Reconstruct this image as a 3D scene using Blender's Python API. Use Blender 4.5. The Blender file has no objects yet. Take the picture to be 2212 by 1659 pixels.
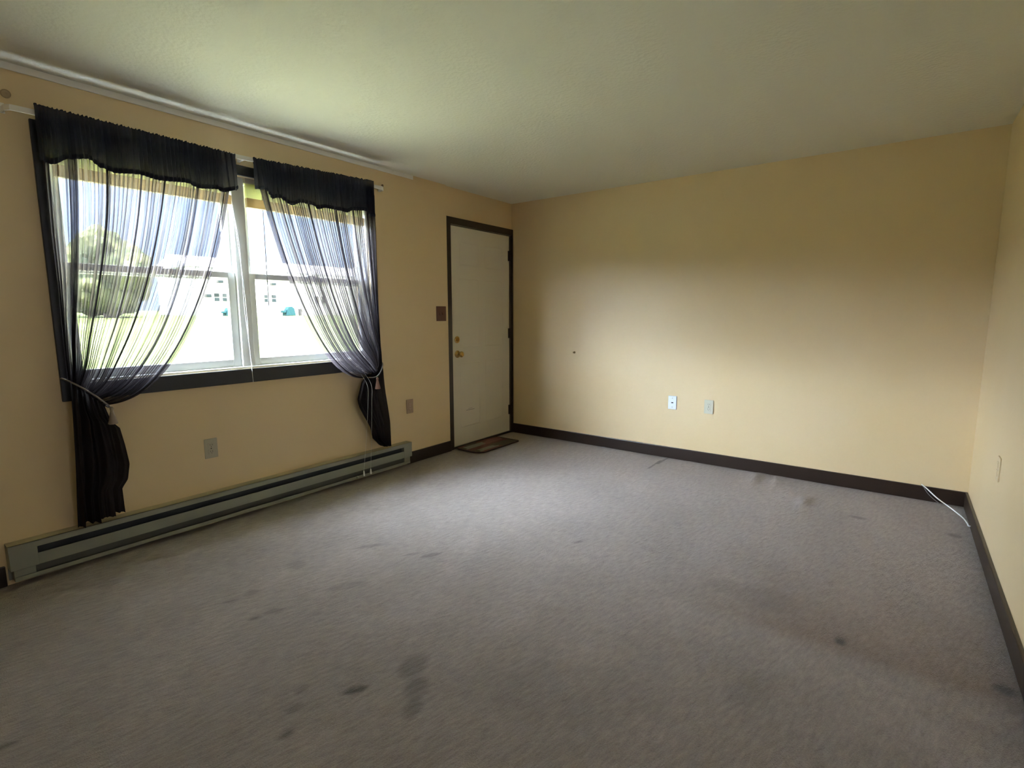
import bpy, bmesh, math, random
from mathutils import Vector, Matrix, noise

C = bpy.context.scene.collection
SC = bpy.context.scene
random.seed(7)

# ------------------------------------------------------------------ camera
F_PX = 1118.72
cam_d = bpy.data.cameras.new('camera')
cam = bpy.data.objects.new('camera', cam_d)
C.objects.link(cam)
yaw, pitch, roll = -0.6436, -0.1342, -0.0024
fw = Vector((math.sin(yaw)*math.cos(pitch), math.cos(yaw)*math.cos(pitch), math.sin(pitch)))
rt = Vector((math.cos(yaw), -math.sin(yaw), 0))
up = rt.cross(fw)
r2 = rt*math.cos(roll)+up*math.sin(roll)
u2 = -rt*math.sin(roll)+up*math.cos(roll)
M = Matrix(((r2.x, u2.x, -fw.x), (r2.y, u2.y, -fw.y), (r2.z, u2.z, -fw.z))).to_4x4()
M.translation = (3.2605, -4.3457, 1.2472)
cam.matrix_world = M
cam_d.sensor_fit = 'HORIZONTAL'
cam_d.sensor_width = 36
cam_d.lens = 36*F_PX/2212
cam_d.clip_start = 0.02
cam_d.clip_end = 500
SC.camera = cam

# ------------------------------------------------------------------ exposure
SC.view_settings.view_transform = 'Standard'
SC.view_settings.look = 'None'
SC.view_settings.gamma = 1
SC.view_settings.use_curve_mapping = False
SC.view_settings.exposure = 0.47
try:
    SC.cycles.use_denoising = True
    SC.cycles.max_bounces = 14
    SC.cycles.diffuse_bounces = 8
    SC.cycles.transparent_max_bounces = 40
    SC.cycles.sample_clamp_indirect = 12
except Exception:
    pass

# ------------------------------------------------------------------ sky
W = bpy.data.worlds.new('sky')
SC.world = W
W.use_nodes = True
wn, wl = W.node_tree.nodes, W.node_tree.links
wn.clear()
wo = wn.new('ShaderNodeOutputWorld'); bg = wn.new('ShaderNodeBackground')
tc = wn.new('ShaderNodeTexCoord'); sp = wn.new('ShaderNodeSeparateXYZ'); cr = wn.new('ShaderNodeValToRGB')
wl.new(tc.outputs['Generated'], sp.inputs[0]); wl.new(sp.outputs['Z'], cr.inputs[0])
# bright patch added to the sky to light the back wall and floor (seen from inside it lies left of the window's view)
GLOW_DIR, GLOW_POW, GLOW = Vector((-.58, -.74, .31)).normalized(), 6, 17.0
gd = wn.new('ShaderNodeVectorMath'); gd.operation = 'DOT_PRODUCT'; gd.inputs[1].default_value = GLOW_DIR
wl.new(tc.outputs['Generated'], gd.inputs[0])
gm = wn.new('ShaderNodeMath'); gm.operation = 'MAXIMUM'; gm.inputs[1].default_value = 0; wl.new(gd.outputs['Value'], gm.inputs[0])
gp = wn.new('ShaderNodeMath'); gp.operation = 'POWER'; gp.inputs[1].default_value = GLOW_POW; wl.new(gm.outputs[0], gp.inputs[0])
gs = wn.new('ShaderNodeVectorMath'); gs.operation = 'SCALE'; gs.inputs[0].default_value = (GLOW*.85, GLOW*.96, GLOW*1.14)
gr = wn.new('ShaderNodeMapRange'); gr.interpolation_type = 'SMOOTHSTEP'; gr.inputs['From Min'].default_value = .03; gr.inputs['From Max'].default_value = .11   # faded out near the horizon to keep the upper back wall dark
wl.new(sp.outputs['Z'], gr.inputs[0])
gq = wn.new('ShaderNodeMath'); gq.operation = 'MULTIPLY'; wl.new(gp.outputs[0], gq.inputs[0]); wl.new(gr.outputs[0], gq.inputs[1]); wl.new(gq.outputs[0], gs.inputs['Scale'])
ga = wn.new('ShaderNodeVectorMath'); ga.operation = 'ADD'; wl.new(cr.outputs[0], ga.inputs[0]); wl.new(gs.outputs[0], ga.inputs[1])
wl.new(ga.outputs[0], bg.inputs[0]); wl.new(bg.outputs[0], wo.inputs[0])
el = cr.color_ramp.elements
SKY = 10.0
el[0].position = 0.0; el[0].color = (.16, .21, .28, 1)
el[1].position = 1.0; el[1].color = (1.2, 1.3, 1.45, 1)
for pos, col in ((.10, (.13, .19, .30, 1)), (.19, (.12, .185, .33, 1)), (.30, (1.1, 1.2, 1.35, 1))):
    e = el.new(pos); e.color = col
bg.inputs[1].default_value = SKY

# ------------------------------------------------------------------ sun and large area lights
sun_d = bpy.data.lights.new('sun', 'SUN'); sun_d.energy = 84; sun_d.angle = 0.01; sun_d.color = (1, .95, .86)
sun = bpy.data.objects.new('sun', sun_d); C.objects.link(sun)
sun.rotation_euler = Vector((.26, .22, .92)).to_track_quat('Z', 'Y').to_euler()
ar_d = bpy.data.lights.new('dining_window_daylight', 'AREA'); ar_d.shape = 'RECTANGLE'
ar_d.size = 1.1; ar_d.size_y = 1.2; ar_d.energy = 15; ar_d.color = (.94, .95, 1.0)
ar = bpy.data.objects.new('dining_window_daylight', ar_d); C.objects.link(ar)
ar.location = (7.05, -3.75, 1.5); ar.rotation_euler = (0, math.radians(90), 0)

# ------------------------------------------------------------------ materials
def mat(name, col, rough=.6, metal=0, spec=.5):
    m = bpy.data.materials.new(name); m.use_nodes = True
    b = m.node_tree.nodes['Principled BSDF']
    b.inputs['Base Color'].default_value = (*col, 1)
    b.inputs['Roughness'].default_value = rough
    b.inputs['Metallic'].default_value = metal
    b.inputs['Specular IOR Level'].default_value = spec
    return m

def add_bump(m, scale, strength, dist=.002, detail=4, stretch=None, rot=0, var=None, vscale=3.0):
    nt = m.node_tree; n, l = nt.nodes, nt.links
    b = n['Principled BSDF']
    t = n.new('ShaderNodeTexCoord'); mp = n.new('ShaderNodeMapping')
    l.new(t.outputs['Object'], mp.inputs[0])
    if stretch: mp.inputs['Scale'].default_value = stretch
    mp.inputs['Rotation'].default_value = (0, 0, rot)
    nz = n.new('ShaderNodeTexNoise'); nz.inputs['Scale'].default_value = scale; nz.inputs['Detail'].default_value = detail
    l.new(mp.outputs[0], nz.inputs['Vector'])
    bp = n.new('ShaderNodeBump'); bp.inputs['Strength'].default_value = strength; bp.inputs['Distance'].default_value = dist
    l.new(nz.outputs['Fac'], bp.inputs['Height']); l.new(bp.outputs[0], b.inputs['Normal'])
    if var:
        n2 = n.new('ShaderNodeTexNoise'); n2.inputs['Scale'].default_value = vscale; n2.inputs['Detail'].default_value = 5
        l.new(t.outputs['Object'], n2.inputs['Vector'])
        r = n.new('ShaderNodeValToRGB')
        r.color_ramp.elements[0].position = .35; r.color_ramp.elements[1].position = .65
        r.color_ramp.elements[0].color = (*var[0], 1); r.color_ramp.elements[1].color = (*var[1], 1)
        l.new(n2.outputs['Fac'], r.inputs[0]); l.new(r.outputs[0], b.inputs['Base Color'])
    return m

M_WALL = add_bump(mat('yellow_wall_paint', (.70, .555, .33), .42, spec=.4), 160, .10, .002,
                  var=((.685, .535, .305), (.71, .565, .345)), vscale=1.2)
M_CEIL = add_bump(mat('textured_ceiling_paint', (.80, .79, .70), .8, spec=.2), 55, .55, .006, 6)
M_WHITE = mat('white_vinyl', (.78, .80, .78), .35)
M_WSTRIP = mat('white_strip_paint', (.80, .80, .76), .6)
M_DARK = add_bump(mat('dark_brown_wood', (.022, .012, .008), .35), 30, .2, .001, 4, (1, 12, 12))
M_DARKB = mat('dark_painted_casing', (.018, .020, .026), .4)
M_DOOR = add_bump(mat('cream_door_paint', (.70, .66, .55), .5), 60, .1, .001)
M_BRASS = mat('brass', (.55, .38, .14), .25, 1)
M_HEAT = add_bump(mat('heater_enamel', (.25, .26, .215), .42), 90, .05, .001)
M_SLOT = mat('heater_slot_dark', (.012, .016, .02), .5)
M_HTOP = mat('heater_top_yellowed', (.42, .38, .24), .45)
M_BROWNPL = mat('brown_plate', (.10, .035, .02), .4)
M_TANPL = mat('tan_plate', (.30, .20, .13), .45)
M_IVORY = mat('ivory_plate', (.58, .57, .46), .4)
M_GREYPL = mat('beige_plate', (.42, .38, .29), .45)
M_WHITEPL = mat('white_plate', (.80, .86, .95), .3)
M_PITCH = mat('socket_dark', (.03, .03, .03), .5)
M_CABLE = mat('white_cable', (.85, .87, .87), .35)
M_CORD = mat('white_cord', (.80, .82, .80), .5)
M_WAND = mat('grey_wand', (.16, .16, .18), .25)
M_ROD = mat('white_rod', (.80, .78, .72), .4)
M_TASSEL = mat('brown_tassel', (.28, .16, .12), .8)
M_BANDT = mat('grey_braid', (.22, .20, .19), .8)
M_SLAT = mat('blind_slats', (.72, .70, .46), .5)
def glow_through(m, col, f=.5):
    nt = m.node_tree; b = nt.nodes['Principled BSDF']; t = nt.nodes.new('ShaderNodeBsdfTranslucent'); t.inputs[0].default_value = (*col, 1)
    x = nt.nodes.new('ShaderNodeMixShader'); x.inputs[0].default_value = f; o = nt.nodes['Material Output']
    nt.links.new(b.outputs[0], x.inputs[1]); nt.links.new(t.outputs[0], x.inputs[2]); nt.links.new(x.outputs[0], o.inputs[0])
glow_through(M_SLAT, (.80, .80, .45))

M_HEADR = mat('blind_headrail', (.50, .47, .44), .4)
M_BRAIL = mat('blind_bottom_rail', (.50, .42, .29), .5)
glow_through(M_BRAIL, (.58, .47, .30), .35)
M_GREYR = mat('blind_bottom_grey', (.20, .20, .24), .5)
M_SCUFF = mat('scuff', (.40, .37, .31), .6)

def sheer(name, opac, col, stripes, tr=.35, tcol=(.12, .11, .12)):
    m = bpy.data.materials.new(name); m.use_nodes = True
    nt = m.node_tree; n, l = nt.nodes, nt.links; n.clear()
    o = n.new('ShaderNodeOutputMaterial')
    t = n.new('ShaderNodeBsdfTransparent'); t.inputs[0].default_value = (.97, .96, 1, 1)
    d = n.new('ShaderNodeBsdfDiffuse'); d.inputs[0].default_value = (*col, 1)
    tl = n.new('ShaderNodeBsdfTranslucent'); tl.inputs[0].default_value = (col[0]*3.0, col[1]*2.8, col[2]*2.9, 1)
    tl.inputs[0].default_value = (*tcol, 1)
    md = n.new('ShaderNodeMixShader'); md.inputs[0].default_value = tr
    l.new(d.outputs[0], md.inputs[1]); l.new(tl.outputs[0], md.inputs[2])
    mx = n.new('ShaderNodeMixShader')
    uv = n.new('ShaderNodeTexCoord'); mp = n.new('ShaderNodeMapping'); mp.inputs['Scale'].default_value = (stripes, 1.2, 1)
    nz = n.new('ShaderNodeTexNoise'); nz.inputs['Scale'].default_value = 1; nz.inputs['Detail'].default_value = 3
    l.new(uv.outputs['UV'], mp.inputs[0]); l.new(mp.outputs[0], nz.inputs['Vector'])
    mr = n.new('ShaderNodeMapRange'); mr.inputs['From Min'].default_value = .35; mr.inputs['From Max'].default_value = .65
    mr.inputs['To Min'].default_value = opac[0]; mr.inputs['To Max'].default_value = opac[1]
    l.new(nz.outputs['Fac'], mr.inputs[0]); l.new(mr.outputs[0], mx.inputs[0])
    l.new(t.outputs[0], mx.inputs[1]); l.new(md.outputs[0], mx.inputs[2]); l.new(mx.outputs[0], o.inputs[0])
    return m
M_SHEER = sheer('charcoal_sheer', (.52, .95), (.040, .036, .040), 120, .6, (.15, .13, .135))
M_VAL = sheer('valance_cloth', (.90, .99), (.034, .038, .056), 160, .4, (.055, .048, .05))
M_TAIL = sheer('gathered_tail_cloth', (.97, 1.0), (.036, .032, .034), 100, .3, (.05, .045, .045))
M_HEM = mat('valance_hem', (.022, .022, .032), .9, spec=.1)

m = bpy.data.materials.new('window_glass'); m.use_nodes = True
n, l = m.node_tree.nodes, m.node_tree.links; n.clear()
o = n.new('ShaderNodeOutputMaterial'); t = n.new('ShaderNodeBsdfTransparent'); g = n.new('ShaderNodeBsdfGlossy')
g.inputs['Roughness'].default_value = .02; t.inputs[0].default_value = (.95, .97, .97, 1)
x = n.new('ShaderNodeMixShader'); x.inputs[0].default_value = .05
l.new(t.outputs[0], x.inputs[1]); l.new(g.outputs[0], x.inputs[2]); l.new(x.outputs[0], o.inputs[0])
M_GLASS = m

# ------------------------------------------------------------------ helpers
def box(bm, a, b):
    x0, y0, z0 = (min(a[i], b[i]) for i in range(3)); x1, y1, z1 = (max(a[i], b[i]) for i in range(3))
    v = [bm.verts.new(p) for p in ((x0,y0,z0),(x1,y0,z0),(x1,y1,z0),(x0,y1,z0),(x0,y0,z1),(x1,y0,z1),(x1,y1,z1),(x0,y1,z1))]
    for f in ((0,3,2,1),(4,5,6,7),(0,1,5,4),(1,2,6,5),(2,3,7,6),(3,0,4,7)):
        bm.faces.new([v[i] for i in f])

def boxes(*prs):
    bm = bmesh.new()
    for a, b in prs: box(bm, a, b)
    return bm

def prism(bm, poly, y0, y1):
    """extrude an (x, z) outline along y"""
    a = [bm.verts.new((p[0], y0, p[1])) for p in poly]; b = [bm.verts.new((p[0], y1, p[1])) for p in poly]
    k = len(poly)
    bm.faces.new(a); bm.faces.new(b[::-1])
    for i in range(k): bm.faces.new((a[i], b[i], b[(i+1) % k], a[(i+1) % k]))

def prism_x(bm, poly, x0, x1):
    """extrude a (y, z) outline along x"""
    a = [bm.verts.new((x0, *p)) for p in poly]; b = [bm.verts.new((x1, *p)) for p in poly]
    k = len(poly)
    bm.faces.new(a); bm.faces.new(b[::-1])
    for i in range(k): bm.faces.new((a[i], b[i], b[(i+1) % k], a[(i+1) % k]))

def spline(pts, k=8):
    pts = [Vector(p) for p in pts]; out = []
    for i in range(len(pts)-1):
        p0 = pts[max(i-1, 0)]; p1 = pts[i]; p2 = pts[i+1]; p3 = pts[min(i+2, len(pts)-1)]
        for j in range(k):
            t = j/k
            out.append(.5*((2*p1)+(p2-p0)*t+(2*p0-5*p1+4*p2-p3)*t*t+(3*p1-p0-3*p2+p3)*t**3))
    out.append(pts[-1]); return out

def tube(bm, pts, r, seg=8, r1=None):
    pts = [Vector(p) for p in pts]; rings = []
    for i, p in enumerate(pts):
        d = (pts[min(i+1, len(pts)-1)]-pts[max(i-1, 0)]).normalized()
        a = d.cross(Vector((0.13, 0.31, .94)))
        if a.length < .05: a = d.cross(Vector((1, 0, 0)))
        a.normalize(); b = d.cross(a)
        rr = r if r1 is None else r+(r1-r)*i/(len(pts)-1)
        rings.append([bm.verts.new(p+a*math.cos(2*math.pi*k/seg)*rr+b*math.sin(2*math.pi*k/seg)*rr) for k in range(seg)])
    for i in range(len(rings)-1):
        for k in range(seg):
            bm.faces.new((rings[i][k], rings[i][(k+1) % seg], rings[i+1][(k+1) % seg], rings[i+1][k]))
    bm.faces.new(rings[0][::-1]); bm.faces.new(rings[-1])

def lathe(bm, prof, org, axis='X', seg=24):
    """prof: (distance along axis, radius)"""
    rings = []
    for d, r in prof:
        ring = []
        for k in range(seg):
            c, s = math.cos(2*math.pi*k/seg)*r, math.sin(2*math.pi*k/seg)*r
            v = (d, c, s) if axis == 'X' else ((c, d, s) if axis == 'Y' else (c, s, d))
            ring.append(bm.verts.new(Vector(v)+Vector(org)))
        rings.append(ring)
    for i in range(len(rings)-1):
        for k in range(seg):
            bm.faces.new((rings[i][k], rings[i][(k+1) % seg], rings[i+1][(k+1) % seg], rings[i+1][k]))
    bm.faces.new(rings[0]); bm.faces.new(rings[-1][::-1])

def obj(name, bm, m, parent=None, bevel=0, smooth=False):
    bmesh.ops.recalc_face_normals(bm, faces=bm.faces)
    me = bpy.data.meshes.new(name); bm.to_mesh(me); bm.free()
    me.materials.append(m)
    if smooth:
        for p in me.polygons: p.use_smooth = True
    o = bpy.data.objects.new(name, me); C.objects.link(o)
    if parent:
        o.parent = parent
        o.matrix_parent_inverse = Matrix.Translation(-Vector(parent.location)) if parent.type == 'EMPTY' else Matrix.Identity(4)
    if bevel:
        md = o.modifiers.new('bevel', 'BEVEL'); md.width = bevel; md.segments = 2; md.limit_method = 'ANGLE'
    return o

def empty(name, loc):
    o = bpy.data.objects.new(name, None); o.empty_display_size = .1; o.location = loc; C.objects.link(o); return o

def tag(o, label, cat, group=None, kind=None):
    o['label'] = label; o['category'] = cat
    if group: o['group'] = group
    if kind: o['kind'] = kind
    return o

def struct(o, label=None):
    o['kind'] = 'structure'
    if label: o['label'] = label
    return o

# ------------------------------------------------------------------ room shell
J = .021          # the window wall stands proud of the door wall by this much
RW = 3.684        # right wall plane
H = 2.349
YJ = -.971        # where the window wall ends beside the door
YB = -5.9         # rear
WY0, WY1, WZ0, WZ1 = -3.62, -1.80, .915, 2.07   # window opening
XO = -.16         # outer face of the window wall
DY0, DY1, DH = -.917, -.027, 2.035

bm = boxes(((XO, YB, 0), (J, WY0, H)), ((XO, WY1, 0), (J, YJ, H)), ((XO, WY0, 0), (J, WY1, WZ0)), ((XO, WY0, WZ1), (J, WY1, H)),
           ((XO, YJ, 0), (0, DY0, H)), ((XO, DY0, DH), (0, DY1, H)), ((XO, DY1, 0), (0, .15, H)))
struct(obj('wall_left', bm, M_WALL), 'yellow beige wall with the window and the entry door')
struct(obj('wall_back', boxes(((0, 0, 0), (RW+.12, .15, H))), M_WALL), 'long yellow beige wall facing the camera')
struct(obj('wall_right', boxes(((RW, -2.5, 0), (RW+.12, 0, H))), M_WALL), 'yellow beige wall at the right edge')
struct(obj('wall_rear', boxes(((0, YB-.12, 0), (7.3, YB, H))), M_WALL))
struct(obj('wall_dining', boxes(((RW+.12, -1.9, 0), (7.3, -1.78, H))), M_WALL))
struct(obj('wall_far', boxes(((7.2, YB, 0), (7.3, -1.9, H))), M_WALL))
struct(obj('ceiling', boxes(((XO, YB-.12, H), (7.3, .15, H+.12))), M_CEIL), 'off white textured ceiling')

# carpet: dense mesh, footprints and creases as relief, soil and painted shade as a colour attribute
M_CARP = bpy.data.materials.new('taupe_carpet'); M_CARP.use_nodes = True
n, l = M_CARP.node_tree.nodes, M_CARP.node_tree.links
b = n['Principled BSDF']; b.inputs['Roughness'].default_value = .95; b.inputs['Specular IOR Level'].default_value = .1
b.inputs['Sheen Weight'].default_value = .25; b.inputs['Sheen Roughness'].default_value = .6
at = n.new('ShaderNodeAttribute'); at.attribute_name = 'pile'
tc = n.new('ShaderNodeTexCoord'); mp = n.new('ShaderNodeMapping')
m0 = n.new('ShaderNodeMapping'); m0.inputs['Rotation'].default_value = (0, 0, math.radians(14)); mp.inputs['Scale'].default_value = (70, 17, 20)
l.new(tc.outputs['Object'], m0.inputs[0]); l.new(m0.outputs[0], mp.inputs[0])
n1 = n.new('ShaderNodeTexNoise'); n1.inputs['Scale'].default_value = 1; n1.inputs['Detail'].default_value = 5; n1.inputs['Roughness'].default_value = .65
l.new(mp.outputs[0], n1.inputs['Vector'])
n2 = n.new('ShaderNodeTexNoise'); n2.inputs['Scale'].default_value = 260; n2.inputs['Detail'].default_value = 3
l.new(tc.outputs['Object'], n2.inputs['Vector'])
ad = n.new('ShaderNodeMath'); ad.operation = 'MULTIPLY_ADD'; ad.inputs[1].default_value = .45
l.new(n2.outputs['Fac'], ad.inputs[0]); l.new(n1.outputs['Fac'], ad.inputs[2])
bp = n.new('ShaderNodeBump'); bp.inputs['Strength'].default_value = 1.0; bp.inputs['Distance'].default_value = .016
l.new(ad.outputs[0], bp.inputs['Height']); l.new(bp.outputs[0], b.inputs['Normal'])
hv = n.new('ShaderNodeMapRange'); hv.inputs['From Min'].default_value = .3; hv.inputs['From Max'].default_value = .8
hv.inputs['To Min'].default_value = .60; hv.inputs['To Max'].default_value = 1.42
hm = n.new('ShaderNodeMath'); hm.operation = 'MULTIPLY_ADD'; hm.inputs[1].default_value = .6; hs_ = n.new('ShaderNodeMath'); hs_.operation = 'MULTIPLY'; hs_.inputs[1].default_value = .42
l.new(n2.outputs['Fac'], hs_.inputs[0]); l.new(n1.outputs['Fac'], hm.inputs[0]); l.new(hs_.outputs[0], hm.inputs[2]); l.new(hm.outputs[0], hv.inputs[0])
ml = n.new('ShaderNodeVectorMath'); ml.operation = 'SCALE'
l.new(at.outputs['Color'], ml.inputs[0]); l.new(hv.outputs[0], ml.inputs['Scale']); l.new(ml.outputs[0], b.inputs['Base Color'])

SOIL = [  # x, y, rx, ry, angle, amount (dark), colour multiplier
    (1.955, -3.20, .040, .060, .3, .48), (2.04, -3.26, .035, .05, .3, .5), (2.10, -3.33, .025, .05, .6, .45),
    (1.89, -3.395, .016, .040, -.5, .85), (1.875, -3.632, .015, .022, .2, .7), (1.80, -3.56, .016, .025, .2, .4), (1.74, -3.50, .018, .025, .2, .35),
    (1.204, -3.388, .012, .022, -.4, .65), (.997, -3.389, .012, .03, -.4, .5), (1.22, -3.31, .016, .035, -.4, .4), (1.0, -3.3, .02, .03, 0, .35),
    (3.165, -2.12, .018, .022, 0, .9), (3.628, -2.099, .028, .030, 0, .8), (3.59, -.615, .03, .03, 0, .55), (3.132, -.628, .04, .02, 0, .5),
    (1.921, -1.95, .013, .03, -.4, .55), (1.26, -4.149, .012, .03, -.3, .6),
    (1.292, -3.0, .03, .08, -.6, .25), (.914, -3.03, .05, .04, 0, .22), (1.042, -2.674, .02, .07, -.6, .35), (1.384, -2.556, .016, .05, -.5, .5),
    (1.30, -2.60, .014, .04, -.5, .35), (2.86, -1.96, .11, .10, .2, .22), (2.70, -1.96, .07, .06, .2, .2), (2.4, -3.0, .3, .12, .5, .10),
    (2.95, -2.6, .10, .05, 1.2, .18), (2.3, -2.2, .3, .12, .3, .06)]
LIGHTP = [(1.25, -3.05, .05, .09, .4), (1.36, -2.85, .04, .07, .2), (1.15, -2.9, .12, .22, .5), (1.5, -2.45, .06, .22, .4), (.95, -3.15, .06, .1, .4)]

def gauss(x, y, cx, cy, rx, ry, a):
    dx, dy = x-cx, y-cy; c, s = math.cos(a), math.sin(a)
    u, v = (dx*c+dy*s)/rx, (-dx*s+dy*c)/ry
    q = u*u+v*v
    return math.exp(-.5*q*q) if q < 9 else 0

def carpet():
    xs = [0+i*.0165 for i in range(int(RW/.0165)+1)]+[RW+.03*0]
    xs = [RW*i/230 for i in range(231)]; ys = [-5.2+5.2*i/330 for i in range(331)]
    me = bpy.data.meshes.new('floor'); V, F, Cc = [], [], []
    for y in ys:
        for x in xs:
            z = .004*noise.noise(Vector((x*1.3, y*1.3, 0)))
            z += .004*noise.noise(Vector((x*6, y*3, 2)))
            for (cx, cy, rx, ry, a, hh) in ((2.46, -.22, .040, .16, .1, .024), (2.60, -.20, .032, .12, .1, .016), (2.83, -.55, .04, .13, .1, .026), (3.2, -.2, .03, .09, .2, .016),
                                            (1.70, -.22, .02, .16, -.05, .006), (.6, -1.9, .1, .3, .3, .004)):
                dx, dy = x-cx, y-cy
                if abs(dx) < .3 and abs(dy) < .5: z += hh*math.exp(-(dx/rx)**2-(dy/ry)**2)
            w = .5+.5*noise.noise(Vector((x*9, y*9, 5)))
            dark = 0
            for s in SOIL:
                if abs(x-s[0]) < 3*max(s[2], s[3]) and abs(y-s[1]) < 3*max(s[2], s[3]):
                    gq = gauss(x, y, *s[:5]); fine = .5+.5*noise.noise(Vector((x*45, y*30, 3)))
                    dark = max(dark, .85*s[5]*max(0, min(1, gq*1.7*(.35+.5*w+.5*fine)-.22)))
                    if s[5] > .6: z -= .004*gq
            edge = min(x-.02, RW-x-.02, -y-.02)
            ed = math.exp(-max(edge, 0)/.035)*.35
            r0, g0, b0 = .345, .292, .258
            big = noise.noise(Vector((x*1.1, y*1.6, 9)))*.10+noise.noise(Vector((x*3.5+y, y*2.2, 4)))*.10+noise.noise(Vector((x*14, y*7, 1)))*.05
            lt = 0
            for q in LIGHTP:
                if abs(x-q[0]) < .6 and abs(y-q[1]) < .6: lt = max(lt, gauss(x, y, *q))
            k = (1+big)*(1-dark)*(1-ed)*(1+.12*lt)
            # dark slit where the carpet seam has opened near the back wall
            t = (y+.417)/.387
            if 0 < t < 1 and abs(x-(1.695+.02*t)) < .011: k *= .35
            # shadow of the right wall, painted into the carpet colour as a brown tone
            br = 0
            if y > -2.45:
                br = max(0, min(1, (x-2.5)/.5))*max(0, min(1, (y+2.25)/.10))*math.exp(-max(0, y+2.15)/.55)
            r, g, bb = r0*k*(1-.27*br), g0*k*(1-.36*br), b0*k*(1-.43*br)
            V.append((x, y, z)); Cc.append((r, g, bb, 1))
    nx = len(xs)
    for j in range(len(ys)-1):
        for i in range(nx-1):
            a = j*nx+i; F.append((a, a+1, a+nx+1, a+nx))
    me.from_pydata(V, [], F)
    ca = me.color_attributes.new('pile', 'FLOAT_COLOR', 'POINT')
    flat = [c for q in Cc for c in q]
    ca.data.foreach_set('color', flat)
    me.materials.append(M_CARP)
    for p in me.polygons: p.use_smooth = True
    o = bpy.data.objects.new('floor', me); C.objects.link(o)
    return o
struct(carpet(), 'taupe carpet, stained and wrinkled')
M_CARP2 = add_bump(mat('plain_carpet', (.35, .305, .275), .95), 200, .5, .006)
struct(obj('floor_beyond', boxes(((0, YB, -.06), (7.3, -5.2, 0)), ((RW, -5.2, -.06), (7.3, -1.9, 0)), ((0, -5.2, -.08), (RW, 0, -.02))), M_CARP2))

# baseboards and trims
def base(name, a, b): return struct(obj(name, boxes((a, b)), M_DARK, bevel=.004), 'dark brown baseboard')
BB = .098
base('baseboard_left', (J, -5.85, 0), (J+.014, -3.945, BB))
struct(obj('baseboard_door', boxes(((J, -1.50, 0), (J+.014, YJ+.004, BB))), M_DARK, bevel=.004), 'short dark baseboard between heater and door')
base('baseboard_back', (0, -.016, 0), (RW, 0, BB))
base('baseboard_right', (RW-.016, -2.5, 0), (RW, -.016, BB))
struct(obj('trim_1', boxes(((J, YB, H-.032), (J+.007, -1.35, H))), M_WSTRIP, bevel=.003), 'white strip where window wall meets ceiling')
# dark casing around the window
cw, t0 = .052, .016
bm = boxes(((J, WY0-cw, WZ0-.085), (J+t0, WY0, WZ1+.058)), ((J, WY1, WZ0-.085), (J+t0, WY1+cw, WZ1+.058)),
           ((J, WY0, WZ1), (J+t0, WY1, WZ1+.058)), ((J, WY0, WZ0-.085), (J+t0, WY1, WZ0)))
struct(obj('trim_2', bm, M_DARKB, bevel=.003), 'dark flat casing around the double window')
# door casing and jamb
bm = boxes(((0, DY0-.054, 0), (.020, DY0, DH+.06)), ((0, DY1, 0), (.020, -.001, DH+.06)), ((0, DY0, DH), (.020, DY1, DH+.06)),
           ((-.05, DY0-.001, 0), (0.0, DY0+.006, DH)), ((-.05, DY1-.006, 0), (0, DY1+.001, DH)), ((-.05, DY0, DH-.006), (0, DY1, DH+.001)),
           ((-.16, DY0, 0), (-.048, DY1, .012)), ((-.055, DY0, 0), (.012, DY1, .018)))
struct(obj('trim_3', bm, M_DARK, bevel=.002), 'dark brown casing and threshold of the entry door')

# ------------------------------------------------------------------ entry door
door = empty('door_1', (-.005, DY0, 0)); struct(door, 'cream entry door in a dark brown frame, shut')
bm = boxes(((-.048, DY0+.007, .016), (-.006, DY1-.007, DH-.008)))
slab = obj('door_leaf', bm, M_DOOR, door, bevel=.002)
# low embossed panels
def frame_ring(bm, y0, y1, z0, z1, x, w, h):
    outer = [(y0, z0), (y1, z0), (y1, z1), (y0, z1)]; mid = [(y0+w, z0+w), (y1-w, z0+w), (y1-w, z1-w), (y0+w, z1-w)]
    inn = [(y0+2*w, z0+2*w), (y1-2*w, z0+2*w), (y1-2*w, z1-2*w), (y0+2*w, z1-2*w)]
    A = [bm.verts.new((x, *p)) for p in outer]; B = [bm.verts.new((x+h, *p)) for p in mid]; D = [bm.verts.new((x, *p)) for p in inn]
    for i in range(4):
        j = (i+1) % 4
        bm.faces.new((A[i], A[j], B[j], B[i])); bm.faces.new((B[i], B[j], D[j], D[i]))
bm = bmesh.new()
for (za, zb) in ((.18, .80), (.93, 1.58), (1.68, 1.90)):
    for (ya, yb) in ((DY0+.12, -.51), (-.43, DY1-.12)):
        frame_ring(bm, ya, yb, za, zb, -.0061, .010, .0016)
obj('door_moulding', bm, M_DOOR, door)
bm = bmesh.new(); lathe(bm, [(-.006, .032), (.001, .032), (.004, .028), (.004, .018), (.012, .016), (.013, .0)], (0, -.834, 1.015))
db = obj('deadbolt', bm, M_BRASS, door, smooth=False)
obj('thumb_turn', boxes(((.012, -.838, 1.000), (.024, -.830, 1.030))), M_BRASS, door, bevel=.002)
bm = bmesh.new(); lathe(bm, [(-.006, .034), (0, .034), (.004, .028), (.006, .012), (.024, .011), (.030, .020), (.042, .028), (.055, .026), (.062, .016), (.063, 0)], (0, -.832, .882))
obj('door_knob', bm, M_BRASS, door, smooth=True)
for z in (1.833, 1.051, .247):
    bm = boxes(((-.008, DY1-.030, z-.05), (-.003, DY1-.006, z+.05))); tube(bm, [(.003, DY1-.008, z-.052), (.003, DY1-.008, z+.052)], .006, 10)
    obj('hinge', bm, M_DARK, door)
obj('scuff_mark', boxes(((-.0062, -.72, .335), (-.0056, -.60, .342)), ((-.0062, -.69, .350), (-.0056, -.63, .354))), M_SCUFF, door)

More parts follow.
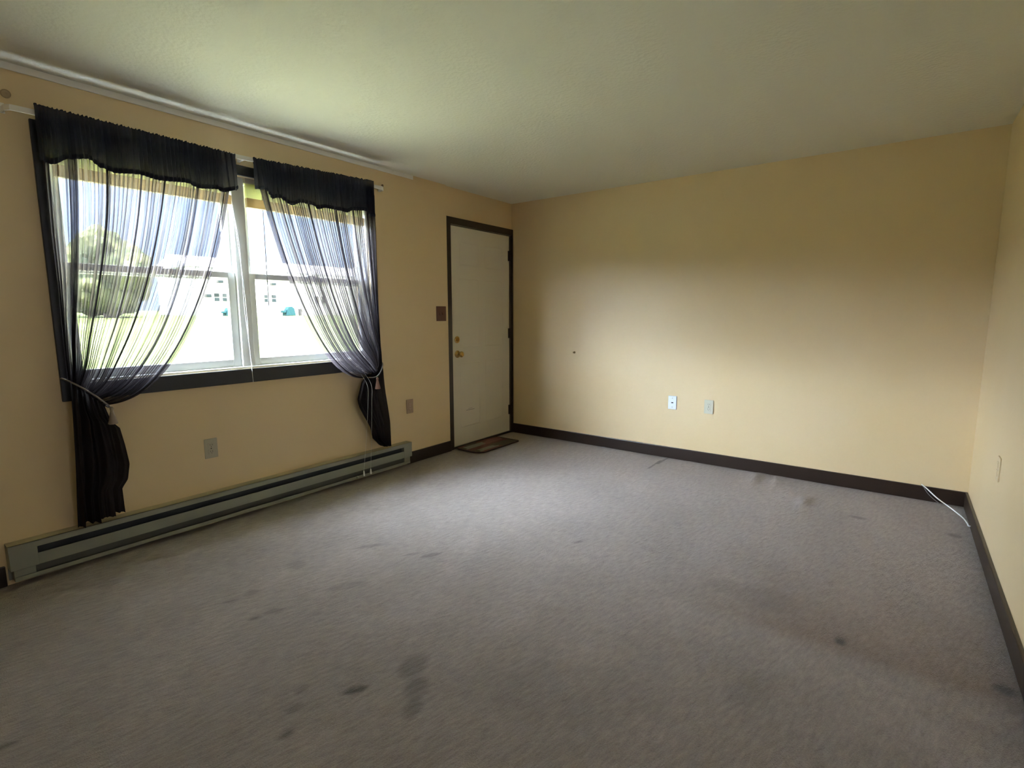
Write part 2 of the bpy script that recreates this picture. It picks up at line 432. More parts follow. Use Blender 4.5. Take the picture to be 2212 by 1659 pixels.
# ------------------------------------------------------------------ double window
def ring(bm, y0, y1, z0, z1, w, x0, x1, wb=None, wt=None):
    wb = wb or w; wt = wt or w
    box(bm, (x0, y0, z0), (x1, y0+w, z1)); box(bm, (x0, y1-w, z0), (x1, y1, z1))
    box(bm, (x0, y0+w, z0), (x1, y1-w, z0+wb)); box(bm, (x0, y0+w, z1-wt), (x1, y1-w, z1))
YM0, YM1 = -2.775, -2.700
# mullion, jamb liners, head and stool shared by both windows
bm = boxes(((-.10, YM0, WZ0), (-.012, YM1, WZ1)), ((-.10, WY0, WZ1-.035), (-.034, WY1, WZ1)), ((-.10, WY0, WZ0), (.012, WY1, WZ0+.012)),
           ((-.10, WY0, WZ0), (-.0, WY0+.012, WZ1)), ((-.10, WY1-.012, WZ0), (-.0, WY1, WZ1)), ((-.13, WY0, WZ0), (-.09, WY1, WZ0+.02)))
struct(obj('trim_4', bm, M_WHITE, bevel=.003), 'white window frame with central mullion')
ZM = 1.478
for i, (a, b2) in enumerate(((WY0+.012, YM0), (YM1, WY1-.012))):
    w = empty('window_%d' % (i+1), (-.06, (a+b2)/2, WZ0+.012))
    struct(w, ('left' if i == 0 else 'right')+' half of the white double-hung window')
    bm = bmesh.new(); ring(bm, a, b2, ZM-.022, WZ1-.036, .042, -.098, -.070, .034, .040)
    up_ = obj('upper_sash', bm, M_WHITE, w, bevel=.003)
    obj('glass_pane', boxes(((-.086, a+.04, ZM), (-.082, b2-.04, WZ1-.07))), M_GLASS, w)
    bm = bmesh.new(); ring(bm, a, b2, WZ0+.012, ZM+.026, .046, -.066, -.036, .046, .036)
    lo = obj('lower_sash', bm, M_WHITE, w, bevel=.003)
    obj('glass_pane', boxes(((-.053, a+.04, WZ0+.05), (-.049, b2-.04, ZM))), M_GLASS, w)
    obj('sash_lock', boxes(((-.05, (a+b2)/2-.03, ZM+.026), (-.03, (a+b2)/2+.03, ZM+.036))), M_WHITE, w, bevel=.003)

# raised mini blinds
for i, (a, b2) in enumerate(((WY0+.02, YM0-.004), (YM1+.004, WY1-.02))):
    r = empty('mini_blind', (-.005, (a+b2)/2, WZ1-.10))
    tag(r, ('raised mini blind behind the left curtain, its white lift cord hanging by the mullion' if i == 0 else
            'raised mini blind behind the right curtain, with a hanging tilt wand'), 'blind', 'raised mini blinds')
    obj('headrail', boxes(((-.028, a, WZ1-.030), (.006, b2, WZ1-.002))), M_HEADR, r, bevel=.002)
    bm = bmesh.new(); z = WZ1-.034; k = 0
    while z > WZ1-.112:
        o1 = random.uniform(-.0012, .0012)
        prism(bm, [(-.024+o1, z), (-.011+o1, z+.0022), (.002+o1, z), (.002+o1, z-.0012), (-.011+o1, z+.001), (-.024+o1, z-.0012)], a+.006, b2-.006)
        z -= .0052; k += 1
    obj('slat_stack', bm, M_SLAT, r)
    obj('bottom_rail', boxes(((-.026, a+.004, WZ1-.172), (.004, b2-.004, WZ1-.116))), M_BRAIL, r, bevel=.003)
    if i == 0:
        for k, off in enumerate((-.004, .004)):
            bm = bmesh.new()
            pts = [(.010, -2.795+off*.3, WZ1-.02), (.014, -2.785, 1.90), (.022, -2.772+off, 1.70), (.026, -2.763+off*.4, 1.52), (.030, -2.760+off*1.4, 1.30), (.036, -2.755+off*.4, 1.10), (.042, -2.752, .93), (.044, -2.750, .83)]
            tube(bm, spline(pts, 6), .0014, 6); obj('lift_cord', bm, M_CORD, r)
    else:
        bm = bmesh.new(); tube(bm, [(-.0, -2.590, WZ1-.055), (-.012, -2.588, 1.90)], .004, 8); obj('wand_hook', bm, M_WAND, r)
        bm = bmesh.new(); tube(bm, [(-.012, -2.588, 1.90), (-.012, -2.588, 1.29)], .0032, 8); obj('tilt_wand', bm, M_WAND, r)
        for k, (yk, ye) in enumerate(((-1.985, -2.003), (-1.950, -1.94))):
            bm = bmesh.new()
            pts = [(.008, yk+.03, WZ1-.03), (.02, yk+.02, 1.6), (.03, yk+.01, 1.0), (.06, yk, .86), (.175, yk-.005, .74), (.172, yk-.002, .60), (.14, (yk+ye)/2, .30), (.112, ye, .085)]
            tube(bm, spline(pts, 6), .0008, 6); obj('lift_cord', bm, M_CORD, r)
            bm = bmesh.new(); lathe(bm, [(.045, .0075), (.052, .0075), (.078, .0045), (.086, .002)], (.112, ye, 0), 'Z', 12)
            obj('cord_tassel', bm, M_CORD, r, smooth=True)

# ------------------------------------------------------------------ curtain rod
XR = .092
rod = empty('curtain_rod', (XR, -2.72, 2.155)); tag(rod, 'flat white curtain rod above the window, ends bent back to the wall', 'curtain rod')
bm = bmesh.new()
zl, zr = 2.141, 2.176
def rodz(y): return zl+(zr-zl)*max(0, min(1, (y+3.75)/2.06))
path = [(J+.004, -3.757, zl)]+[(XR-.025, -3.757, zl), (XR, -3.742, zl)]+[(XR, y, rodz(y)) for y in (-3.2, -2.72, -2.2, -1.72)]+[(XR-.025, -1.692, zr), (J+.004, -1.692, zr)]
prev = None
for a, b2 in zip(path[:-1], path[1:]):
    a, b2 = Vector(a), Vector(b2); d = (b2-a).normalized(); nrm = Vector((-d.y, d.x, 0)).normalized()*.003
    q = []
    for p in (a, b2):
        for s, hh in ((1, .012), (-1, .012), (-1, -.012), (1, -.012)):
            q.append(bm.verts.new(p+nrm*s+Vector((0, 0, hh))))
    for f in ((0, 1, 2, 3), (7, 6, 5, 4), (0, 4, 5, 1), (1, 5, 6, 2), (2, 6, 7, 3), (3, 7, 4, 0)): bm.faces.new([q[k] for k in f])
obj('rod', bm, M_ROD, rod)
for y in (-3.757, -2.735, -1.692):
    bm = boxes(((J, y-.010, rodz(y)-.014), (J+.004, y+.010, rodz(y)+.030)), ((J+.003, y-.006, rodz(y)-.010), (XR-.004 if y == -2.735 else .045, y+.006, rodz(y)-.006)))
    obj('bracket', bm, M_ROD, rod, bevel=.001)
bm = bmesh.new(); lathe(bm, [(0, .018), (.006, .018), (.008, .014), (.008, .004), (.009, 0)], (J, -3.738, 2.213))
tag(obj('wall_plug', bm, mat('tan_plug', (.34, .25, .14), .5)), 'small round tan wall plug above the left end of the curtain rod', 'wall plug', 'round wall plugs')
bm = bmesh.new(); lathe(bm, [(0, .009), (.005, .009), (.006, .003), (.007, 0)], (J, -1.66, 2.215))
tag(obj('wall_plug', bm, mat('tan_plug_small', (.26, .18, .10), .5)), 'tiny dark screw head above the right end of the curtain rod', 'screw', None)

# ------------------------------------------------------------------ curtains
def lerp(a, b, t): return a+(b-a)*t
def pl(pts, t):
    """point at fraction t along a list of (y, z)"""
    L = [0]
    for a, b in zip(pts[:-1], pts[1:]): L.append(L[-1]+math.hypot(b[0]-a[0], b[1]-a[1]))
    s = t*L[-1]
    for i in range(len(pts)-1):
        if s <= L[i+1] or i == len(pts)-2:
            q = (s-L[i])/max(L[i+1]-L[i], 1e-9); q = min(1, max(0, q))
            return lerp(pts[i][0], pts[i+1][0], q), lerp(pts[i][1], pts[i+1][1], q)

def bez(p0, p1, p2, p3, t):
    s = 1-t
    return tuple(s**3*a+3*s*s*t*b+3*s*t*t*c+t**3*d for a, b, c, d in zip(p0, p1, p2, p3))

def cloth_sheet(name, fn, nu, nv, m, parent=None):
    me = bpy.data.meshes.new(name); V, F, UV = [], [], []
    for j in range(nv+1):
        for i in range(nu+1):
            V.append(fn(i/nu, j/nv)); UV.append((i/nu, j/nv))
    for j in range(nv):
        for i in range(nu):
            a = j*(nu+1)+i; F.append((a, a+1, a+nu+2, a+nu+1))
    me.from_pydata(V, [], F); uvl = me.uv_layers.new(name='UVMap')
    for lp in me.loops: uvl.data[lp.index].uv = UV[lp.vertex_index]
    me.materials.append(m)
    for p in me.polygons: p.use_smooth = True
    o = bpy.data.objects.new(name, me); C.objects.link(o)
    if parent: o.parent = parent; o.matrix_parent_inverse = Matrix.Translation(-Vector(parent.location))
    return o

def n1d(a, s=0.0): return noise.noise(Vector((a, s, .37)))

def curtain(loc, label, top_o, top_i, tie_o, tie_i, P1i, P2i, low_o, low_i, nf, seed, zt, bands):
    r = empty('curtain', loc); tag(r, label, 'curtain', 'sheer charcoal tie-back curtains')
    def base_pt(u, v):
        VT = .62
        if v < VT:
            t = v/VT
            p0 = (lerp(top_o[0], top_i[0], u), lerp(top_o[1], top_i[1], u))
            p3 = (lerp(tie_o[0], tie_i[0], u), lerp(tie_o[1], tie_i[1], u))
            p1 = (lerp(top_o[0], P1i[0], u), lerp(zt, P1i[1], u))
            q2 = u**1.25
            p2 = (lerp(tie_o[0], P2i[0], q2), lerp(1.30, P2i[1], q2))
            return bez(p0, p1, p2, p3, t)
        w = (v-VT)/(1-VT)
        a = pl(low_o, w); b = pl(low_i, w)
        return lerp(a[0], b[0], u), lerp(a[1], b[1], u)
    def fn(u, v):
        VT = .62
        low = max(0, (v-VT)/(1-VT)); hi = max(0, 1-v/VT)
        near = math.exp(-((v-VT)/.07)**2)
        ph = 2*math.pi*(nf*u+1.5*n1d(u*6, seed)+.5*n1d(u*17, seed+3)+.15*n1d(v*4+u*3, seed+9))
        amp = .75+.9*n1d(u*nf*.55, seed+5)
        uu = u+(.20/nf)*amp*math.sin(2*ph)+.010*n1d(v*5, u*9+seed)*min(1, (1-near)*1.5)*(1 if 0 < u < 1 else 0)
        for uc, wd, *kk in bands:     # wide folds where the cloth doubles back on itself
            if v < VT: uu -= (kk[0] if kk else 1.55)*(u-uc)*math.exp(-((u-uc)/wd)**2)
        if v >= VT:
            uu = u+.02*math.sin(2*math.pi*(u*6+.4*n1d(v*3, seed)))*(1-u)*min(1, u*8)*min(1, low*5)
            ph = 2*math.pi*(7*u+.8*n1d(u*4, seed)+.25*n1d(v*5, u*3+seed))
            ph2 = 2*math.pi*nf*u
            ph = ph if low > .05 else ph
        uu = min(1.0, max(0.0, uu))
        y, z = base_pt(uu, v)
        dep = lerp(.009, .016, min(1, hi*0+v/VT)) if v < VT else .020
        x = XR+.004+dep*math.sin(ph)*(.6+.5*amp)
        x += .030*low**.5*math.sin(2*math.pi*(u*3.3+.3*n1d(v*3, seed)))
        x += .014*near*math.sin(2*math.pi*u*2.2)
        x += .010*n1d(u*4+v*2, seed+1)*min(1, v*3)
        # bunch bulging forward just above the tie
        bulge = math.exp(-((v-VT+.07)/.06)**2)
        x += .035*bulge*math.sin(math.pi*u)
        z += .004*n1d(u*30, v*3)
        x = max(x, .048+.0)
        return (x, y, z)
    cloth_sheet('sheer_panel', lambda u, v: fn(u, v*.6199), nf*14, 80, M_SHEER, r)
    cloth_sheet('gathered_tail', lambda u, v: fn(u, lerp(.6201, 1, v)), 160, 60, M_TAIL, r)
    # narrow side hems of doubled cloth
    for nm, u0, u1 in (('side_hem', .0, .022), ('side_hem', .982, 1.0)):
        def fh(u, v, u0=u0, u1=u1):
            x, y, z = fn(lerp(u0, u1, u), v); return (x+.0015, y, z)
        cloth_sheet(nm, fh, 10, 110, M_SHEER, r)
    def fb(u, v):
        x, y, z = fn(u, 1-.022*(1-v)); return (x+.0015, y, z)
    cloth_sheet('bottom_hem', fb, 160, 2, M_TAIL, r)
    return r

curtain((XR, -3.25, 2.15), 'sheer charcoal curtain on the left, tied back to the left side of the window',
        (-3.655, 2.150), (-2.800, 2.155), (-3.655, .935), (-3.530, .800), (-2.87, 1.65), (-3.15, .76),
        [(-3.655, .935), (-3.660, .76), (-3.672, .5), (-3.684, .212)],
        [(-3.530, .800), (-3.508, .715), (-3.475, .675), (-3.462, .586), (-3.452, .485), (-3.466, .405), (-3.494, .365), (-3.492, .235)],
        52, 1.3, 1.6, [(.13, .050, 2.3), (.30, .016), (.47, .014), (.60, .020), (.80, .014), (.965, .018)])
curtain((XR, -2.25, 2.17), 'sheer charcoal curtain on the right, tied back towards the door side',
        (-1.812, 2.185), (-2.690, 2.165), (-1.800, .880), (-1.905, .785), (-2.56, 1.55), (-2.30, .70),
        [(-1.800, .880), (-1.783, .65), (-1.757, .42), (-1.757, .225)],
        [(-1.925, .775), (-1.980, .735), (-2.030, .612), (-2.022, .569), (-1.980, .493), (-1.908, .374), (-1.886, .29), (-1.812, .232)],
        52, 7.7, 1.6, [(.07, .035, 2.0), (.22, .015), (.40, .016), (.63, .020), (.82, .014), (.965, .02)])

def valance(loc, label, y0, y1, zt0, zt1, bot, nf, seed, endfold):
    r = empty('valance', loc); tag(r, label, 'valance', 'gathered dark valances on the rod')
    def prof(y):
        for (a, za), (b, zb) in zip(bot[:-1], bot[1:]):
            if (a <= y <= b) or (b <= y <= a):
                t = (y-a)/(b-a) if b != a else 0
                t = t*t*(3-2*t); return lerp(za, zb, t)
        return bot[0][1] if abs(y-bot[0][0]) < abs(y-bot[-1][0]) else bot[-1][1]
    def fn(u, v):
        ph = 2*math.pi*(nf*u+1.2*n1d(u*9, seed)+.1*n1d(v*2, u*5))
        amp = .8+.8*n1d(u*nf*.4, seed+2)
        uu = min(1, max(0, u+(.09/nf)*amp*math.sin(2*ph)))
        y = lerp(y0, y1, uu); zt = lerp(zt0, zt1, uu)
        zb = prof(lerp(y0, y1, uu))
        z = lerp(zt, zb, v)
        x = XR+.022+.007*math.sin(ph)*(1-.55*math.exp(-((v-.12)/.07)**2))+.006*math.sin(2*math.pi*u*5+seed)*v
        if endfold: 
            e = max(0, (u-.90)/.10) if endfold > 0 else max(0, (.12-u)/.12)
            x += .030*math.sin(math.pi*min(1, e*1.0))*v
        y += .004*v*n1d(u*12, seed)
        return (x, y, z)
    cloth_sheet('gathered_cloth', fn, nf*12, 26, M_VAL, r)
    def fh(u, v):
        x, y, z = fn(u, .90+.11*v); return (x+.003+.004*math.sin(math.pi*v), y, z)
    cloth_sheet('rolled_hem', fh, nf*12, 6, M_HEM, r)
    def fs(u, v):
        x, y, z = fn(u, 0); z0 = z
        return (x-.003-.03*v*0+.0, y, z0+.006*(1-v)+.003*math.sin(u*nf*9)*(1-v)-.002)
    cloth_sheet('heading', fs, nf*12, 2, M_HEM, r)
    return r
valance((XR, -3.22, 2.15), 'gathered dark navy valance over the left curtain', -3.665, -2.797, 2.172, 2.160,
        [(-3.665, 1.936), (-3.63, 1.929), (-3.56, 1.965), (-3.49, 1.980), (-3.44, 1.952), (-3.39, 1.938), (-3.28, 1.953), (-3.20, 1.940), (-3.07, 1.954), (-3.01, 1.936), (-2.905, 1.950), (-2.885, 1.938), (-2.815, 1.955), (-2.797, 1.97)], 40, 3.1, 1)
valance((XR, -2.25, 2.16), 'gathered dark grey valance over the right curtain, scalloped at its hem', -2.692, -1.812, 2.165, 2.202,
        [(-2.66, 1.99), (-2.600, 1.950), (-2.545, 1.966), (-2.470, 1.932), (-2.39, 1.962), (-2.32, 1.958), (-2.288, 1.938), (-2.21, 1.956), (-2.06, 1.950), (-2.0, 1.974), (-1.90, 1.984), (-1.86, 1.955), (-1.812, 1.955)], 40, 5.9, -1)

# tiebacks
def tieback(loc, label, pts, tas, m_t):
    r = empty('tieback', loc); tag(r, label, 'tieback', 'braided curtain tiebacks')
    bm = bmesh.new(); tube(bm, spline(pts, 8), .0042, 8); obj('braided_cord', bm, M_BANDT, r, smooth=True)
    x, y, z = tas
    bm = bmesh.new(); lathe(bm, [(0, .004), (-.008, .009), (-.016, .008), (-.022, .007), (-.085, .021), (-.088, .018), (-.088, .0)], (x, y, z), 'Z', 16)
    obj('tassel', bm, m_t, r, smooth=True)
    bm = bmesh.new(); tube(bm, [(J, *pts[0][1:]), pts[0]], .004, 8); obj('hook', bm, M_BRASS, r)
tieback((.06, -3.67, .92), 'grey braided tieback with a tan tassel around the left curtain',
        [(.045, -3.668, .945), (.115, -3.655, .935), (.150, -3.615, .900), (.158, -3.57, .855), (.135, -3.520, .802), (.08, -3.512, .790), (.045, -3.55, .83)],
        (.120, -3.505, .792), mat('tan_tassel', (.30, .24, .17), .8))
tieback((.06, -1.79, .87), 'grey braided tieback with a brown tassel around the right curtain',
        [(.045, -1.785, .895), (.115, -1.795, .880), (.150, -1.832, .840), (.160, -1.872, .800), (.150, -1.905, .785), (.09, -1.925, .785), (.045, -1.88, .82)],
        (.168, -1.890, .785), M_TASSEL)

# ------------------------------------------------------------------ baseboard heater
ht = empty('baseboard_heater', (J, -2.72, .02)); tag(ht, 'long grey-green electric baseboard heater on the wall under the window', 'heater')
HY0, HY1 = -3.937, -1.500; XF = .088
bm = bmesh.new()
prism(bm, [(J, .022), (J+.004, .022), (J+.004, .188), (XF-.004, .180), (XF-.004, .186), (J, .200)], HY0, HY1)
prism(bm, [(XF-.006, .084), (XF, .084), (XF, .138), (XF-.006, .138)], HY0+.10, HY1-.085)
obj('body', bm, M_HEAT, ht)
obj('top_lip', boxes(((J, HY0, .1995), (XF+.001, HY1, .2015))), M_HTOP, ht)
bm = bmesh.new()
prism(bm, [(J+.01, .030), (XF-.004, .026), (XF, .030), (XF, .048), (XF-.005, .048), (XF-.008, .034), (J+.01, .036)], HY0+.012, HY1-.022)
obj('lower_lip', bm, M_HEAT, ht)
bm = bmesh.new()
prism(bm, [(XF-.003, .172), (XF+.001, .172), (XF+.001, .2015), (XF-.003, .2015)], HY0, HY1)
obj('front_rail', bm, M_HEAT, ht)
for a, b2 in ((HY0, HY0+.10), (HY1-.085, HY1)):
    bm = boxes(((J, a, .082), (XF+.0005, b2, .1995)), )
    box(bm, (J, a+.012, .03), (XF-.012, b2-.012, .083))
    obj('end_cap', bm, M_HEAT, ht, bevel=.002)
obj('heating_element', boxes(((J+.006, HY0+.1, .110), (XF-.030, HY1-.085, .185))), M_SLOT, ht)
obj('back_panel', boxes(((J, HY0+.09, .032), (XF-.034, HY1-.075, .112))), mat('heater_back_metal', (.09, .09, .075), .5), ht)
bm = bmesh.new(); lathe(bm, [(0, .009), (.012, .009), (.016, .006), (.017, 0)], (XF-.004, -2.045, .040), 'X', 16)
obj('end_knob', bm, M_HEAT, ht)

# ------------------------------------------------------------------ wall plates
def plate(name, parts_fn, wall, c, w, h, m, label, cat, group=None, th=.006):
    """wall: 'L' faces +x, 'B' faces -y, 'R' faces -x ; c = (along, z)"""
    if wall == 'L': org = (J, c[0], c[1]); f = lambda d, s, z: (J+d, c[0]+s, c[1]+z)
    elif wall == 'B': org = (c[0], 0, c[1]); f = lambda d, s, z: (c[0]+s, -d, c[1]+z)
    else: org = (RW, c[0], c[1]); f = lambda d, s, z: (RW-d, c[0]-s, c[1]+z)
    r = empty(name, org); tag(r, label, cat, group)
    obj('cover_plate', boxes((f(0, -w/2, -h/2), f(th, w/2, h/2))), m, r, bevel=.0025)
    for nm, mm, bl in parts_fn:
        obj(nm, boxes(*[(f(a[0], a[1], a[2]), f(b[0], b[1], b[2])) for a, b in bl]), mm, r, bevel=.0008)
    return r
def duplex(mm, dk, th=.006):
    out = []
    for zc in (.020, -.020):
        out.append(('receptacle', mm, [((th-.002, -.016, zc-.014), (th+.0025, .016, zc+.014))]))
    for zc in (.020, -.020):
        for s in (-.006, .006): out.append(('slot', dk, [((th, s-.0012, zc-.002), (th+.003, s+.0012, zc+.007))]))
        out.append(('ground_hole', dk, [((th, -.002, zc-.010), (th+.003, .002, zc-.006))]))
    out.append(('screw', dk, [((th-.001, -.003, -.003), (th+.0012, .003, .003))]))
    return out
plate('outlet', duplex(M_GREYPL, M_PITCH), 'L', (-3.018, .460), .074, .118, M_GREYPL, 'beige outlet on the wall under the window', 'outlet', 'wall outlets')
plate('outlet', duplex(M_TANPL, mat('pinkish_slot', (.55, .42, .36), .5)), 'L', (-1.452, .487), .072, .118, M_TANPL, 'brown outlet between the right curtain and the entry door', 'outlet', 'wall outlets')
plate('outlet', duplex(M_IVORY, M_PITCH, .008), 'B', (2.033, .484), .073, .115, M_IVORY, 'ivory outlet on the long wall, right of the white jack plate', 'outlet', 'wall outlets', .008)
M_PAINTED = mat('painted_over_plate', (.66, .53, .33), .45)
plate('outlet', duplex(M_PAINTED, M_PAINTED), 'R', (-1.030, .508), .070, .116, M_PAINTED, 'painted-over outlet seen edge-on low on the right wall', 'outlet', 'wall outlets')
plate('jack_plate', [('jack', M_PITCH, [((.006, -.008, -.005), (.010, .008, .004))]), ('screw', M_SCUFF, [((.006, -.003, .036), (.009, .003, .042))]), ('screw', M_SCUFF, [((.006, -.003, -.042), (.009, .003, -.036))])],
      'B', (1.728, .490), .072, .116, M_WHITEPL, 'bright white cable jack plate on the long wall', 'jack plate', None, .008)
plate('light_switch', [('toggle', mat('toggle_tan', (.22, .10, .06), .35), [((.006, -.022, -.010), (.014, -.012, .010))]), ('toggle', mat('toggle_brown', (.16, .06, .035), .35), [((.006, .012, -.010), (.014, .022, .010))])],
      'L', (-1.060, 1.252), .118, .128, M_BROWNPL, 'dark brown double switch plate left of the entry door', 'light switch')
bm = bmesh.new(); lathe(bm, [(0, .011), (-.002, .011), (-.004, .006), (-.014, .005), (-.018, .008), (-.022, .006), (-.023, 0)], (.753, 0, .881), 'Y', 16)
tag(obj('brass_hook', bm, mat('aged_brass', (.30, .20, .08), .4, .6), smooth=True), 'tiny brass hook on the long wall near the door corner', 'hook')

# ------------------------------------------------------------------ door mat
M_MAT = bpy.data.materials.new('patchwork_mat'); M_MAT.use_nodes = True
n, l = M_MAT.node_tree.nodes, M_MAT.node_tree.links; b = n['Principled BSDF']; b.inputs['Roughness'].default_value = .95
tc = n.new('ShaderNodeTexCoord'); mp = n.new('ShaderNodeMapping'); mp.inputs['Scale'].default_value = (13, 3.6, 0); l.new(tc.outputs['Object'], mp.inputs[0])
vr = n.new('ShaderNodeTexVoronoi'); vr.distance = 'CHEBYCHEV'; vr.inputs['Scale'].default_value = 1; vr.inputs['Randomness'].default_value = .6; l.new(mp.outputs[0], vr.inputs['Vector'])
cr = n.new('ShaderNodeValToRGB'); cr.color_ramp.interpolation = 'CONSTANT'
s_ = n.new('ShaderNodeSeparateXYZ'); l.new(vr.outputs['Color'], s_.inputs[0]); l.new(s_.outputs[0], cr.inputs[0])
cr.color_ramp.elements[0].color = (.045, .035, .018, 1); cr.color_ramp.elements[1].position = .3; cr.color_ramp.elements[1].color = (.10, .028, .022, 1)
for pos, col in ((.5, (.16, .15, .12, 1)), (.65, (.07, .02, .018, 1)), (.85, (.15, .06, .05, 1))):
    e = cr.color_ramp.elements.new(pos); e.color = col
l.new(cr.outputs[0], b.inputs['Base Color'])
mx0, mx1, my0, my1, rr = .026, .325, -.905, -.318, .09
out = []
for (cx_, cy_, a0) in ((mx1-.02, my1-.02, 0), (mx0+.01, my1-.01, 90), (mx0+.04, my0+.04, 180), (mx1-rr, my0+rr, 270)):
    rad = {0: .02, 90: .01, 180: .04, 270: rr}[a0]
    for k in range(7):
        a = math.radians(a0+k*15); out.append((cx_+rad*math.cos(a), cy_+rad*math.sin(a)))
bm = bmesh.new(); vb = [bm.verts.new((x, y, .004)) for x, y in out]; vt = [bm.verts.new((x, y, .013)) for x, y in out]
bm.faces.new(vt); bm.faces.new(vb[::-1])
for i in range(len(out)): bm.faces.new((vb[i], vb[(i+1) % len(out)], vt[(i+1) % len(out)], vt[i]))
mt = empty('door_mat', (.17, -.61, .004)); tag(mt, 'small dark red and olive patchwork door mat before the entry door', 'door mat')
obj('mat_top', bm, M_MAT, mt, bevel=.002)
bm = bmesh.new(); tube(bm, [(x, y, .010) for x, y in out]+[(out[0][0], out[0][1], .010)], .006, 6)
obj('edge_binding', bm, mat('mat_binding', (.03, .012, .01), .9), mt)

# ------------------------------------------------------------------ cables in the corner
bm = bmesh.new()
tube(bm, spline([(3.445, -.030, .112), (3.475, -.060, .095), (3.530, -.13, .060), (3.60, -.21, .030), (3.645, -.30, .014), (3.658, -.38, .012), (3.660, -.43, .012), (3.666, -.455, .02)], 8), .0036, 10)
tag(obj('white_cable', bm, M_CABLE, smooth=True), 'white cable arching across the corner from the back baseboard to the carpet', 'cable', 'loose cables in the corner')
bm = bmesh.new()
tube(bm, spline([(3.455, -.021, .098), (3.480, -.026, .060), (3.510, -.032, .030), (3.545, -.042, .006)], 8), .0022, 8)
tag(obj('grey_cable', bm, mat('grey_cable', (.22, .20, .20), .5), smooth=True), 'short thin grey cable lying against the back baseboard behind the white cable', 'cable', 'loose cables in the corner')

# ------------------------------------------------------------------ outside
M_DRY = add_bump(mat('pale_dry_grass', (.32, .34, .20), .95, spec=.03), 8, .4, .03, var=((.28, .31, .16), (.36, .37, .23)), vscale=.35)
M_LAWN = add_bump(mat('sunlit_lawn', (.13, .16, .06), .95, spec=.03), 8, .4, .03, var=((.10, .14, .045), (.15, .18, .07)), vscale=.35)
M_LEAF = add_bump(mat('tree_leaves', (.20, .26, .07), .9, spec=.03), 3, .6, .2, var=((.04, .055, .03), (.13, .14, .07)), vscale=.9)
M_BARK = mat('bark', (.12, .09, .07), .9)
M_SIDING = add_bump(mat('white_siding', (.72, .72, .70), .7, spec=.03), 5, .2, .02, 1, (.01, .01, 1))
M_ROOFO = mat('grey_shingles', (.42, .42, .44), .9, spec=.03)
M_WPANE = mat('house_window_glass', (.018, .024, .028), .4, spec=.03)
M_TARP = mat('teal_cover', (.012, .036, .045), .6, spec=.03)
bm = bmesh.new()
vs = [bm.verts.new(p) for p in ((XO, -60, -.3), (XO, 60, -.3), (-11, 60, -.3), (-11, -60, -.3), (-60, 90, 1.15), (-60, -60, 1.15), (-140, 120, 2.2), (-140, -90, 2.2))]
bm.faces.new((vs[0], vs[1], vs[2], vs[3])); bm.faces.new((vs[3], vs[2], vs[4], vs[5])); bm.faces.new((vs[5], vs[4], vs[6], vs[7]))
o = obj('ground', bm, M_DRY); o.data.materials.append(M_LAWN)
for p in o.data.polygons: p.material_index = 0 if p.center.x > -10 else 1
struct(o, 'sunlit lawn outside the window')

hs = empty('townhouse', (-60, 45, 1.15)); tag(hs, 'long white townhouse with paired windows beyond the lawn outside', 'house')
obj('siding', boxes(((-70, 21.2, .9), (-60, 95, 6.6))), M_SIDING, hs)
bm = bmesh.new(); prism(bm, [(-59.95, 6.6), (-65, 8.2), (-70.6, 6.6)], 20.8, 95.5); obj('roof', bm, M_ROOFO, hs)
for (y, z) in ((23.2, 2.75), (24.1, 2.75), (29.05, 2.75), (30.0, 2.75), (36.0, 2.75), (37.0, 2.75), (43.0, 2.75), (44.0, 2.75), (50, 2.75), (51, 2.75), (36.0, 5.2), (37.0, 5.2), (43., 5.2), (44., 5.2)):
    f = obj('house_window', boxes(((-60.02, y, z), (-59.96, y+.66, z+.98))), M_SIDING, hs)
    obj('lower_pane', boxes(((-59.97, y+.05, z+.05), (-59.93, y+.61, z+.45))), M_WPANE, f)
    obj('upper_pane', boxes(((-59.97, y+.05, z+.52), (-59.93, y+.61, z+.93))), mat('house_upper_glass', (.026, .03, .034), .4, spec=.03), f)
for y, z, lb in ((22.2, 3.2, 'boxy air conditioner low on the white townhouse wall'), (23.6, 4.85, 'boxy air conditioner high on the white townhouse wall, left pair'), (29.9, 4.85, 'boxy air conditioner high on the white townhouse wall, right pair')):
    a = empty('air_conditioner', (-59.9, y+.25, z)); tag(a, lb, 'air conditioner', 'air conditioners on the townhouse')
    obj('case', boxes(((-59.94, y, z), (-59.5, y+.6, z+.38))), mat('ac_grey', (.05, .048, .05), .6, spec=.03), a, bevel=.02)
    obj('grille', boxes(((-59.52, y+.05, z+.05), (-59.48, y+.55, z+.33))), M_WPANE, a)
def grill(y, w, h, lb):
    r = empty('covered_grill', (-58.5, y+w/2, 1.1)); tag(r, lb, 'grill', 'covered grills outside')
    bm = bmesh.new()
    prism_x(bm, [(y, 1.12), (y+w*.10, 1.12+h*.62), (y+w*.28, 1.12+h*.95), (y+w*.62, 1.12+h), (y+w*.86, 1.12+h*.80), (y+w, 1.12)], -58.9, -58.1)
    obj('cover', bm, M_TARP, r, bevel=.05)
    obj('side_shelf', boxes(((-58.8, y-w*.28, 1.12+h*.30), (-58.2, y+.05, 1.12+h*.55)),), M_TARP, r, bevel=.04)
    obj('leg', boxes(((-58.55, y-w*.2, 1.1), (-58.45, y-w*.12, 1.12+h*.31))), M_TARP, r)
grill(23.6, .95, .95, 'teal covered grill by the white townhouse, seen in the left window half')
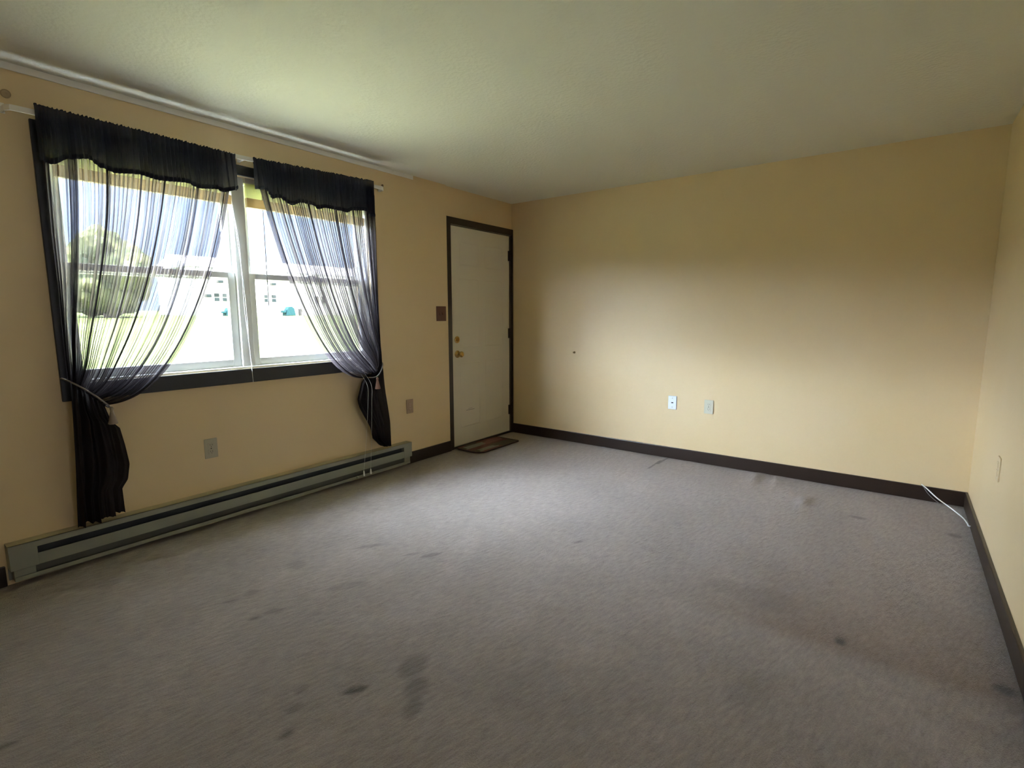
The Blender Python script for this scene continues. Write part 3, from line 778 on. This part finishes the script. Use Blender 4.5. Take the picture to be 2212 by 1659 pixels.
grill(30.8, 1.3, 1.15, 'larger teal covered grill by the white townhouse, seen in the right window half')
bm = bmesh.new(); lathe(bm, [(1.1, .22), (1.9, .25), (1.9, .27), (1.98, .26), (2.0, .0)], (-58.5, 32.9, 0), 'Z', 16)
tag(obj('trash_can', bm, mat('grey_plastic', (.05, .045, .05), .6, spec=.03)), 'grey trash can standing right of the larger covered grill', 'trash can')

def tree(x, y, z, h, r, seed, lb):
    t = empty('tree', (x, y, z)); tag(t, lb, 'tree', 'trees beyond the lawn')
    bm = bmesh.new(); tube(bm, [(x, y, z-.3), (x+.1, y, z+h*.25), (x, y+.1, z+h*.6)], r*.09, 8, r*.04); obj('trunk', bm, M_BARK, t)
    rs = random.Random(seed); bm = bmesh.new()
    for k in range(18):
        a = rs.uniform(0, 6.28); d = rs.uniform(0, .65)*r; zc = z+h*rs.uniform(.16, .85); s = r*rs.uniform(.35, .6)
        mt_ = Matrix.Translation((x+d*math.cos(a), y+d*math.sin(a), zc)) @ Matrix.Diagonal((s, s, s*.9, 1))
        bmesh.ops.create_icosphere(bm, subdivisions=3, radius=1, matrix=mt_)
    for v in bm.verts:
        nn = noise.noise(v.co*1.1)*.35+noise.noise(v.co*3.3)*.22
        v.co += (v.co-Vector((x, y, z+h*.55))).normalized()*nn*r*.35
    obj('crown', bm, M_LEAF, t)
tr = [(-34, .8, 5.4, 2.6, 'nearest rounded tree, half hidden by the left jamb, behind the left curtain'), (-48, -2.5, 6.5, 4.2, 'broad tree at the far left behind the left curtain'),
      (-52, 5.0, 7.0, 4.2, 'broad tree left of the townhouse, between the nearest tree and the tall one'), (-56, 12.0, 7.4, 4.0, 'tall tree standing in front of the end of the tree row by the townhouse'),
      (-66, 1.0, 9.5, 5.5, 'tallest tree standing behind the others outside'), (-66, 14.6, 7.8, 3.4, 'tree farthest back, near the end wall of the townhouse')]
for k, (x, y, h, r, lb) in enumerate(tr):
    tree(x, y, -.3+(-x-4)*1.45/56, h, r, 11+k, lb)
